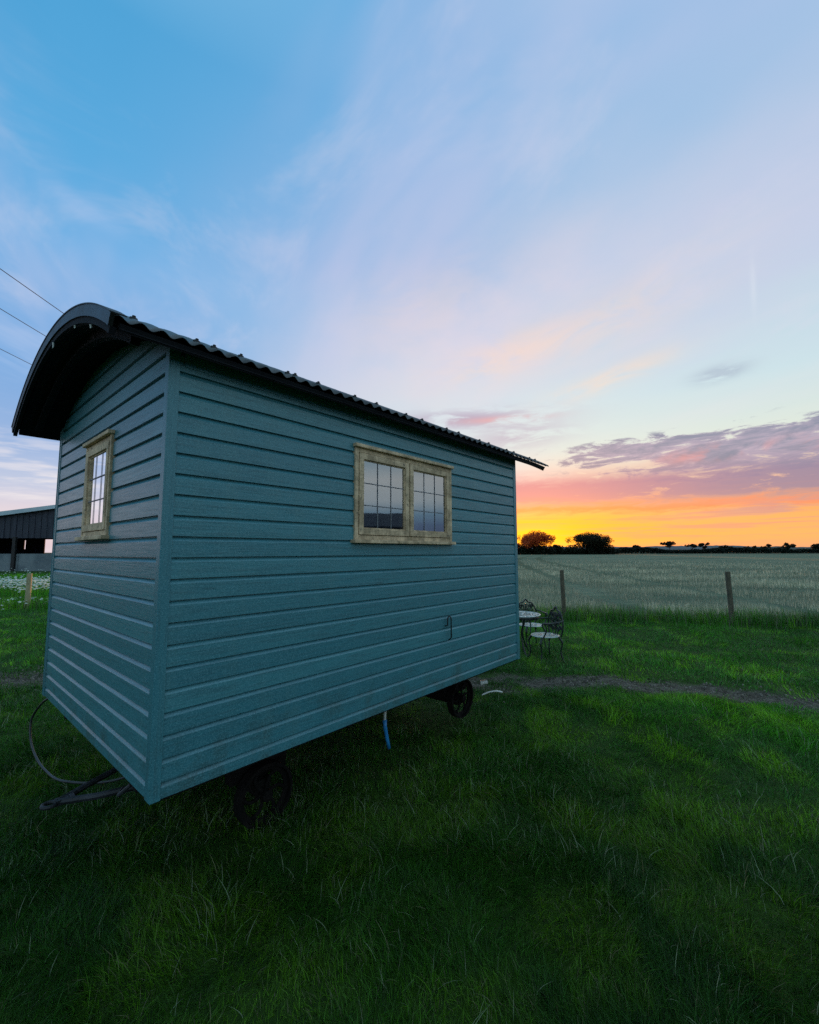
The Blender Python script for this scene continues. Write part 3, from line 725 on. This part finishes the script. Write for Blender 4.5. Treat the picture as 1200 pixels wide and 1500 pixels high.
for X, in ((.84,), (3.11,)):
    for Y in (.44, W_-.44): wheel(X, Y, RW)
    mb = MB(); mb.tube([(X, .46, RW+ZW(X)), (X, W_-.46, RW+ZW(X))], .028, 10); mb.box((X-.05, .45, RW+.01), (X+.05, W_-.45, RW+.11)); 
    for Y in (.5, W_-.58): mb.box((X-.20, Y, RW+.112), (X+.20, Y+.08, ZB-.112))
    B(mb, 'axle', M_beam)
mb = MB(); mb.ring((.80, W_/2, .46), (0, 0, 1), .26, .02, 28, 6); B(mb, 'turntable', M_black)
mb = MB(); tip = (-.12, 1.13, .31)
for s in (-1, 1): mb.tube([tip, (.05, 1.13+s*.10, .31), (.80, 1.13+s*.42, .34)], .02, 8)
mb.tube([(.30, .87, .325), (.30, 1.39, .325)], .014, 8); mb.ring((-.16, 1.13, .31), (0, 0, 1), .034, .012, 18, 8)
mb.box((-.135, 1.105, .295), (-.04, 1.155, .325))
B(mb, 'drawbar', M_galv)
mb = MB(); mb.tube([(.12, .80, .40), (.06, .66, .44), (.10, .60, .50)], .011, 8); B(mb, 'brake_lever', M_galv)

# things by the hut
def thing_mesh(name, mb, m, label, cat, loc, group=None, **k):
    o = mb.build(name, m, None, loc, **k); o.location = loc; return tag(o, label, cat, group)
def spline(pts, n=10):
    P = [Vector(p) for p in pts]; P = [P[0]*2-P[1]]+P+[P[-1]*2-P[-2]]; out = []
    for i in range(1, len(P)-2):
        for k in range(n):
            t = k/n; a, b, c, d = P[i-1:i+3]
            out.append(.5*((2*b)+(c-a)*t+(2*a-5*b+4*c-d)*t*t+(3*b-a-3*c+d)*t**3))
    out.append(P[-2]); return out
mb = MB(); cp = [hw(.06, W_-.03, ZB-.02), hw(.0, W_+.06, .60), hw(-.05, W_+.17, .46), hw(-.06, W_+.13, .33), hw(-.05, W_-.02, .23), hw(-.02, W_-.25, .17), hw(.05, W_-.52, .15), hw(.3, W_-.8, .16), hw(.6, 1.2, .35)]
mb.tube(spline(cp), .0085, 8); thing_mesh('power_cable', mb, M_rubber, 'black cable looping down from the lower left corner of the hut', 'cable', hw(0, W_, 0), smooth=True)
# white pipe offcuts beside the rear wheel
mb = MB(); a = hw(3.15, .22, .455); b = hw(3.205, .17, .465); mb.tube([a, b], .021, 14); thing_mesh('plastic_container', mb, M_white, 'small white plastic tub end showing by the far wheel of the hut', 'container', a)
mb = MB(); mb.tube(spline([hw(3.08, .16, .365), hw(3.14, .11, .39), hw(3.20, .06, .395), hw(3.25, .02, .38)], 6), [.008]*18+[.004], 8); thing_mesh('plastic_pipe', mb, M_white, 'short bent white pipe sticking out beside the far wheel', 'pipe', hw(3.13, .16, 0), smooth=True)
# bottle on the window board, flue pipe behind the end window
mb = MB(); mb.box((0,0,0),(0,0,0)); mb = MB(); p = hw(2.02, .03, 1.975)
mb.lathe([(.001, 0), (.026, 0), (.027, .004), (.027, .055), (.020, .066), (.010, .075), (.010, .092), (.001, .093)], p, 16)
thing_mesh('soap_bottle', mb, M_white, 'small white bottle on the board behind the right hand leaded pane', 'bottle', p, smooth=True)
mb = MB(); p = hw(.20, 1.72, ZB+.055)
mb.lathe([(.001, 0), (.12, 0), (.12, .10), (.11, .75), (.125, .76), (.125, .80), (.001, .80)], p, 20)
st = mb.build('wood_stove', M_black, None, p); st.location = p; tag(st, 'dark stove with a capped pipe seen through the narrow end window', 'stove')
mb = MB(); mb.tube([(0, 0, .80), (0, 0, 1.50)], .030, 14); mb.tube([(0, 0, 1.535), (0, 0, 1.55)], .052, 14); mb.tube([(0, 0, 1.495), (0, 0, 1.54)], .018, 8); mb.ring((0, 0, 1.28), (0, 0, 1), .030, .006); mb.build('stove_pipe', M_black, st)

# ------------------------------------------------------------------ table and chairs
def slat(mb, a, b, w, z, h=.008):
    a, b = Vector((a[0], a[1], z)), Vector((b[0], b[1], z)); d = (b-a).normalized(); s = Vector((-d.y, d.x, 0))*w/2
    lo = [a-s, b-s, b+s, a+s]; mb.face(*lo[::-1]); hi = [p+Vector((0, 0, h)) for p in lo]; mb.face(*hi)
    for i in range(4): mb.face(lo[i], lo[(i+1) % 4], hi[(i+1) % 4], hi[i])
def lattice(mb, R, z):
    mb.ring((0, 0, z), (0, 0, 1), R, .012, 36, 8, .8); mb.ring((0, 0, z), (0, 0, 1), R*.62, .008, 30, 6, .8); mb.ring((0, 0, z), (0, 0, 1), R*.22, .012, 20, 6, .8)
    for k in range(12):
        a = 2*PI*k/12; P = lambda r, t: (r*math.cos(t), r*math.sin(t))
        slat(mb, P(R*.22, a), P(R*.62, a), .014, z-.003); slat(mb, P(R*.62, a), P(R*.98, a+.2), .018, z-.0035, .007); slat(mb, P(R*.62, a), P(R*.98, a-.2), .018, z-.003)
        mb.ring((R*.80*math.cos(a+PI/12), R*.80*math.sin(a+PI/12), z), (0, 0, 1), R*.085, .007, 12, 6, .8)
tb = empty('garden_table', (1.90, 7.78, 0), .3); tag(tb, 'round pale cast metal lattice table behind the end of the hut', 'table')
mb = MB(); lattice(mb, .36, .71); mb.build('tabletop', M_castw, tb, smooth=False)
mb = MB(); mb.ring((0, 0, .675), (0, 0, 1), .33, .010, 32, 6, 2.2); mb.build('apron', M_cast, tb)
for k in range(3):
    a = 2*PI*k/3+.4; f = lambda r, z: (r*math.cos(a), r*math.sin(a), z)
    mb = MB(); mb.tube(spline([f(.26, .69), f(.17, .55), f(.10, .38), f(.17, .18), f(.30, .03), f(.34, .01)], 6), .013, 8); mb.build('leg', M_cast, tb, smooth=True)
def chair(loc, rz, label):
    """faces local -X; back at +X"""
    r = empty('garden_chair', loc, rz); tag(r, label, 'chair', 'cast metal chairs at the garden table')
    mb = MB(); lattice(mb, .215, .43); mb.build('seat', M_castw, r)
    for sx, sy in ((-1, -1), (-1, 1), (1, -1), (1, 1)):
        mb = MB(); x, y = .15*sx, .15*sy; mb.tube(spline([(x, y, .425), (x*1.28, y*1.25, .33), (x*1.15, y*1.15, .18), (x*1.38, y*1.38, .02), (x*1.5, y*1.5, .0)], 5), [.017]*6+[.012]*15, 8); mb.build('leg', M_cast, r, smooth=True)
    mb = MB(); ar = [(.19+.05*(z-.43), y, z) for y, z in [(-.17, .43), (-.205, .55), (-.20, .68), (-.13, .80), (-.05, .83), (0, .88), (.05, .83), (.13, .80), (.20, .68), (.205, .55), (.17, .43)]]
    mb.tube(spline(ar, 5), .014, 8)
    bx = lambda z: .19+.05*(z-.43)
    for y in (-.075, 0, .075):
        mb.tube(spline([(bx(.44), y*.6, .44), (bx(.56), y*1.5, .56), (bx(.68), y*.5, .68), (bx(.80), y*1.1, .80)], 5), .010, 6)
    for y, z, q in ((0, .60, .045), (0, .74, .05), (-.10, .66, .045), (.10, .66, .045), (-.07, .53, .035), (.07, .53, .035), (-.11, .75, .03), (.11, .75, .03), (-.14, .56, .03), (.14, .56, .03)):
        mb.ring((bx(z), y, z), (1, 0, .05), q, .009, 14, 6); mb.ring((bx(z), y, z), (1, 0, .05), q*.45, .008, 10, 6)
    mb.build('backrest', M_cast, r, smooth=True)
    for s in (-1, 1):
        mb = MB(); mb.tube(spline([(.215, s*.20, .68), (.10, s*.245, .665), (-.08, s*.25, .65), (-.17, s*.24, .655), (-.19, s*.235, .62)], 5), [.012]*8+[.017]*13, 8); mb.tube(spline([(-.14, s*.24, .65), (-.12, s*.245, .55), (-.15, s*.20, .43)], 5), .011, 8); mb.build('armrest', M_cast, r, smooth=True)
    return r
chair((2.22, 7.34, 0), .25, 'nearer ornate metal chair with its back turned away from the hut')
chair((2.27, 8.36, 0), 1.75, 'farther ornate metal chair standing just behind the round table')

# ------------------------------------------------------------------ fence posts
def post(x, y, h, r, tilt, label, m=None):
    mb = MB(); n = 16; z = float(gz(np.array([x]), np.array([y]))[0]); pts = []
    for k in range(6): u = k/5; pts.append((tilt*u*h+.006*math.sin(u*5), .004*math.cos(u*7), -.15+(h+.15)*u))
    mb.tube(pts, [r*1.06, r*1.03, r, r*.98, r*.97, r*.93], n)
    o = mb.build('fence_post', m or M_post, None, smooth=False, bevel=.004); o.location = (x, y, z); tag(o, label, 'fence post', 'round timber fence posts along the field edge')
post(4.09, 11.82, 1.30, .055, -.01, 'bare round timber post rising behind the garden chairs')
post(8.05, 11.15, 1.30, .060, -.014, 'bare round timber post alone in front of the open field')
post(-12.35, 14.35, 1.12, .075, .01, 'thick timber post painted sunlit pale between the hut and the barn meadow', simple('sunlit_fence_timber', (.26,.23,.13), (.42,.37,.22), 6, .85, 0, .6, (6,6,1)))  # sunlight on this post is painted in as a paler timber colour

# ------------------------------------------------------------------ barn
def barn():
    y0, y1 = 43., 58.; b = empty('barn', (-36, 50, 0)); tag(b, 'dark open fronted farm barn with a pale roof edge', 'barn')
    off = (-36, 50, 0); xl, xr, rx, rz = -56., -12., -31., 6.72
    zt = lambda x: rz-.122*abs(x-rx)
    mb = MB(); x = xl; k = 0
    while x < xr:
        z = lambda q: 3.20; d = .05*(k % 2)
        mb.face((x, y0-d, 3.2), (x+.3, y0-d, 3.2), (x+.3, y0-d, zt(x+.3)), (x, y0-d, zt(x))); mb.face((x+.3, y0-d, 3.2), (x+.3, y0-.05*((k+1) % 2), 3.2), (x+.3, y0-.05*((k+1) % 2), zt(x+.3)), (x+.3, y0-d, zt(x+.3)))
        x += .3; k += 1
    mb.build('cladding', M_clad, b, off)
    mb = MB(); x = xl
    while x < xr: mb.box((x, y0-.2, 0), (x+5.96, y0, 1.68)); x += 6
    mb.build('wall', M_conc, b, off)
    # back wall with openings
    holes = [(-50.9, -50.55, 2.25, 3.4), (-48.2, -46.5, 1.62, 3.52)]
    mb = MB(); xs = sorted([xl, xr]+[h for q in holes for h in q[:2]])
    for a, c in zip(xs, xs[1:]):
        h = [q for q in holes if q[0] == a and q[1] == c]
        if h: mb.box((a, y1, 0), (c, y1+.1, h[0][2])); mb.box((a, y1, h[0][3]), (c, y1+.1, zt((a+c)/2)))
        else: mb.box((a, y1, 0), (c, y1+.1, zt((a+c)/2)))
    mb.box((xl-.1, y0, 0), (xl, y1, zt(xl))); mb.box((xr, y0, 0), (xr+.1, y1, zt(xr)))
    mb.build('wall', M_clad, b, off)
    mb = MB()
    for a, c in ((xl-.4, rx), (rx, xr+.4)):
        p = [(a, y0-.3, zt(a)+.02), (c, y0-.3, zt(c)+.02), (c, y1+.3, zt(c)+.02), (a, y1+.3, zt(a)+.02)]; q = [(i, j, k+.12) for i, j, k in p]
        mb.face(*p[::-1]); mb.face(*q)
        for i in range(4): mb.face(p[i], p[(i+1) % 4], q[(i+1) % 4], q[i])
    mb.build('roof', simple('barn_roof_sheet', (.10,.11,.12), (.16,.17,.18), 1, .6), b, off)
    for a, c in ((xl-.4, rx), (rx, xr+.4)):
        w0 = .62 if a < rx-1 else .18; mb = MB(); h0, h1 = (.52+.0, .30) if a < rx-1 else (.3, .3)
        p = [(a, y0-.42, zt(a)-h0+.1), (c, y0-.42, zt(c)-h1+.15), (c, y0-.42, zt(c)+.17), (a, y0-.42, zt(a)+.17)]; q = [(i, j+.1, k) for i, j, k in p]
        mb.face(*p); mb.face(*q[::-1])
        for i in range(4): mb.face(p[i], p[(i+1) % 4], q[(i+1) % 4], q[i])
        mb.build('roof_edge', M_barge, b, off)
    for x in (-50.3, -38.4, -26.4, -14.4):
        mb = MB(); mb.box((x-.16, y0-.42, 0), (x+.16, y0-.21, 3.3)); mb.build('column', M_black, b, off)
        mb = MB(); mb.box((x-.15, y1-.3, 0), (x+.15, y1-.01, 4.)); mb.build('column', M_black, b, off)
barn()

# unseen building added for its dark reflection in the left hand pane
ob = empty('added_outbuilding', (29, -.6, 0)); tag(ob, 'unseen dark brick building, added for its reflection in the leaded window', 'added_outbuilding')
M_added_brick = simple('added_building_dark_brick', (.035,.022,.018), (.075,.045,.035), 3, .9, 0, .4, (1,1,3))
mb = MB(); mb.box((-4, -7.5, -.1), (4, 7.5, 3.4)); mb.build('wall', M_added_brick, ob)  # wall of the added unseen building
mb = MB(); p = [(-4.4, 3.3), (0, 4.5), (4.4, 3.3), (4.4, 3.42), (0, 4.64), (-4.4, 3.42)]
for i in range(6): a, b = p[i], p[(i+1) % 6]; mb.face((a[0], -7.7, a[1]), (b[0], -7.7, b[1]), (b[0], 7.7, b[1]), (a[0], 7.7, a[1]))
for y in (-7.7, 7.7): mb.face(*[(a, y, b) for a, b in p])
for y in (-7.45, 7.45): mb.face((-4, y, 3.4), (4, y, 3.4), (0, y, 4.48))
mb.build('roof', M_clad, ob)  # roof of the added unseen building
mb = MB(); mb.box((-4.06, -1.2, 0), (-4.005, 1.2, 2.6)); mb.build('door', M_black, ob)  # door of the added unseen building

# ------------------------------------------------------------------ overhead wires
def wire(x, y0, y1, label):
    mb = MB(); pts = []
    for k in range(61):
        y = y0+(y1-y0)*k/60; pts.append((x, y, 7.15+.00045*(y-12)**2 if y > 12 else 7.15+.0006*(y-12)**2+.008*(12-y)))
    mb.tube(pts, .0075, 6); o = mb.build('power_line', M_rubber, None, (x, y0, 0), smooth=True); o.location = (x, y0, 0)
    tag(o, label, 'power line', 'overhead wires above the hut')
wire(-7.8, -24, 46, 'uppermost overhead wire reaching the roof nearest its peak')
wire(-9.05, -24, 46, 'middle overhead wire of the three left of the roof')
wire(-10.8, -24, 46, 'lowest overhead wire of the three left of the roof')
pp = empty('power_pole', (-9.3, 46.2, 0)); tag(pp, 'wooden pole carrying the overhead wires, standing behind the hut', 'pole')
mb = MB(); mb.tube([(0, 0, -.3), (0, 0, 8.4)], [.16, .11], 12); mb.build('pole', M_post, pp)
mb = MB(); mb.box((-1.9, -.16, 7.62), (1.9, -.04, 7.74)); mb.build('crossarm', M_post, pp)

# ------------------------------------------------------------------ trees
def leaves_mesh(name, cen, size, col, parent):
    n = len(cen); d = rng.normal(size=(n, 3)); d /= np.linalg.norm(d, axis=1)[:, None]
    u = np.cross(d, rng.normal(size=(n, 3))); u /= np.linalg.norm(u, axis=1)[:, None]; w = np.cross(d, u)
    s = (size*(.6+.8*rng.random(n)))[:, None]
    V = np.stack([cen-u*s, cen-w*s*.55, cen+u*s, cen+w*s*.55], 1).reshape(-1, 3)
    me = bpy.data.meshes.new(name); me.from_pydata(V.tolist(), [], np.arange(4*n).reshape(-1, 4).tolist()); me.update()
    at = me.attributes.new('tint', 'FLOAT_COLOR', 'POINT'); cc = np.ones((4*n, 4), np.float32); cc[:, :3] = np.repeat(col, 4, 0); at.data.foreach_set('color', cc.ravel())
    me.materials.append(M_leaf); o = bpy.data.objects.new(name, me); COL.objects.link(o); o.parent = parent; return o
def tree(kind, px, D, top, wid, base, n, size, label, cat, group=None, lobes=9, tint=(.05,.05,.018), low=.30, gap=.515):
    """px: bearing (x in the photo's 1200 px), D metres away, top height, crown width, base of the crown"""
    x = (px-600)/641.9*D; r = empty(kind, (x, D, 0)); tag(r, label, cat, group)
    H = top; crown = []; limbs = MB(); limbs.tube([(0, 0, -.2), (.1, 0, base*.6), (0, .1, (base+H)*.5)], [.030*H, .022*H, .012*H], 8)
    ax, az_, zc = wid/2, (H-base)/2, (H+base)/2
    for k in range(lobes):
        while True:
            u = rng.uniform(-1, 1, 3)
            if .15 < np.dot(u, u) < 1: break
        c = np.array([u[0]*ax*.72, u[1]*ax*.72, zc+u[2]*az_*.70]); s = (.12+.07*rng.random())*wid
        m = int(n/lobes*2); p = rng.normal(size=(m, 3)); p /= np.linalg.norm(p, axis=1)[:, None]; p *= (rng.random(m)**.45)[:, None]
        q = c+p*np.array([s, s, min(s*.8, az_*.5)])
        g = fbm(q[:, 0]*2.2/s+c[0], q[:, 2]*2.2/s+q[:, 1]*.7, k+3, 2); q = q[g > gap]; q = q[(q[:, 2] > low)]; crown.append(q)
        limbs.tube([(0, 0, max(.3, base*.75)), tuple(c*np.array([.5, .5, 1])+np.array([0, 0, -s*.4])), tuple(c)], [.012*H, .008*H, .004*H], 5)
    limbs.build('trunk', M_bark, r)
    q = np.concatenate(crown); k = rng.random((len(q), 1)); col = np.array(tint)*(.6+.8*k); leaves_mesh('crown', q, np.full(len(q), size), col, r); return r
def bush(px, D, h, wid, n, size, label, group, kind='hedgerow_bush', tint=(.022,.03,.018)):
    x = (px-600)/641.9*D; r = empty(kind, (x, D, 0)); tag(r, label, 'bush', group); Q = []
    for k in range(5):
        c = np.array([(k-2)/4.6*wid+rng.normal()*.4, rng.normal()*1.0, h*.34]); m = n//5; p = rng.normal(size=(m, 3)); p /= np.linalg.norm(p, axis=1)[:, None]; p *= (rng.random(m)**.4)[:, None]
        Q.append(c+p*np.array([wid*.2, 2.2, h*(.5+.22*rng.random())]))
    q = np.concatenate(Q); q = q[q[:, 2] > -.05]; leaves_mesh('foliage', q, np.full(len(q), size), np.array(tint)*(.6+.8*rng.random((len(q), 1))), r)
    for k in range(4): mb = MB(); mb.tube([((k-1.5)/4*wid, 0, -.2), ((k-1.5)/4*wid+.2, .1, h*.6)], [.12, .04], 5); mb.build('stem', M_bark, r)
G = 'big hedgerow trees on the sunset horizon'
SUNGLOW_RED = (.55,.11,.03)  # sunset glow through the crowns, painted into the leaf tint
tree('oak_tree', 750, 246, 9.0, 13, 2.0, 3000, .38, 'tree half hidden by the hut corner against the bright sunset', 'tree', G, 9, SUNGLOW_RED)
tree('oak_tree', 784, 244, 12.8, 24, 2.4, 13000, .31, 'round crowned tree glowing red with the setting sun behind it', 'tree', G, 24, SUNGLOW_RED)
tree('oak_tree', 862, 247, 12.4, 30, 2.6, 12500, .32, 'large dark round crowned tree standing clear on the horizon', 'tree', G, 24, (.03,.028,.014))
tree('oak_tree', 817, 246, 5.6, 9, 1.2, 1500, .38, 'small low tree between the two large round crowned trees', 'tree', G, 7, (.03,.025,.014))
HB = 'dark bushes along the far field hedge'
bush(762, 243, 6.2, 9, 1500, .45, 'hedge bush nearest the hut corner on the horizon', HB); bush(785, 242, 6.4, 12, 2000, .45, 'hedge bush under the red glowing tree', HB)
bush(816, 243, 5.0, 9, 1300, .45, 'hedge bush under the small low tree', HB); bush(847, 243, 6.2, 12, 2000, .45, 'hedge bush at the left foot of the large dark tree', HB); bush(876, 243, 6.6, 13, 2200, .45, 'hedge bush at the right foot of the large dark tree', HB)
def hedge(pa, pb, D, h0, h1, n, size, label, tint=(.02,.03,.022)):
    xa, xb = (pa-600)/641.9*D, (pb-600)/641.9*D; x = rng.uniform(xa, xb, n); hh = h0+(h1-h0)*np.clip(fbm(x/(D*.035), x*0, 71, 4)*1.6-.35, 0, 1)
    q = np.stack([x-xa, rng.normal(0, 1.6, n), hh*rng.random(n)**.6], 1)
    r = empty('hedgerow', (xa, D, 0)); leaves_mesh('foliage', q, np.full(n, size), np.array(tint)*(.6+.8*rng.random((n, 1))), r); tag(r, label, 'hedge')
    for k in range(12): mb = MB(); mb.tube([((xb-xa)*(k+.5)/12, 0, -.2), ((xb-xa)*(k+.5)/12, .2, h0*.5)], [.15, .05], 5); mb.build('stem', M_bark, r)
hedge(740, 905, 246, 2.2, 3.6, 9000, .45, 'low dark hedge running under the big horizon trees')
hedge(900, 1330, 330, 2.4, 5.0, 24000, .62, 'long dark hedge closing the right side of the field')
HT = 'small far trees above the right hand hedge'
for px, t, w, b, lb in ((980, 7.9, 12, 4.4, 'flat topped far tree, first above the long hedge'), (1012, 6.8, 9, 3.6, 'left one of a close pair of far trees on the hedge'), (1029, 7.4, 8, 3.4, 'right one of a close pair of far trees on the hedge'),
    (1062, 6.0, 8, 2.5, 'low far tree just right of the close pair'), (1096, 5.8, 7, 2.2, 'low round far tree above the lone fence post'), (1122, 6.6, 8, 2.4, 'rounded far tree right of the lone fence post'),
    (1152, 7.2, 11, 2.0, 'broad dark far tree near the right edge'), (1186, 7.0, 12, 2.0, 'dark far tree at the right edge of the field'), (930, 5.4, 8, 2.5, 'lone low far tree right of the large dark tree')):
    tree('far_tree', px, 332, t*1.12, w*1.25, b, 1500, .5, lb, 'tree', HT, 6, (.028,.03,.02), 1.5)
def hills(D, amp, base, seed, name, label, col, a0=-60, a1=60):
    n = 260; mb = MB(); P = []
    for i in range(n+1):
        a = math.radians(a0+(a1-a0)*i/n); tp = min(1, (a-math.radians(a0))*5, (math.radians(a1)-a)*5); h = tp*(base+amp*float(fbm(np.array([i*.045]), np.array([.3]), seed, 4)[0])+float(rng.random())*amp*.06); P.append((math.sin(a)*D, math.cos(a)*D, h))
    for p, q in zip(P, P[1:]):
        mb.face((p[0]*.86, p[1]*.86, -1), (q[0]*.86, q[1]*.86, -1), (q[0], q[1], q[2]), (p[0], p[1], p[2])); mb.face((p[0], p[1], p[2]), (q[0], q[1], q[2]), (q[0]*1.4, q[1]*1.4, -1), (p[0]*1.4, p[1]*1.4, -1))
    o = mb.build(name, simple(name+'_cover', tuple(col), tuple(c*1.6 for c in col), .01, .95, 0, 0)); tag(o, kind='structure')
hills(1500, 22, 4, 5, 'hills', '', (.045,.065,.07), -15, 60)  # distance haze is painted in as a bluish hill colour
hills(700, 7, 1.5, 8, 'near_rise', '', (.028,.042,.034), 8, 60)
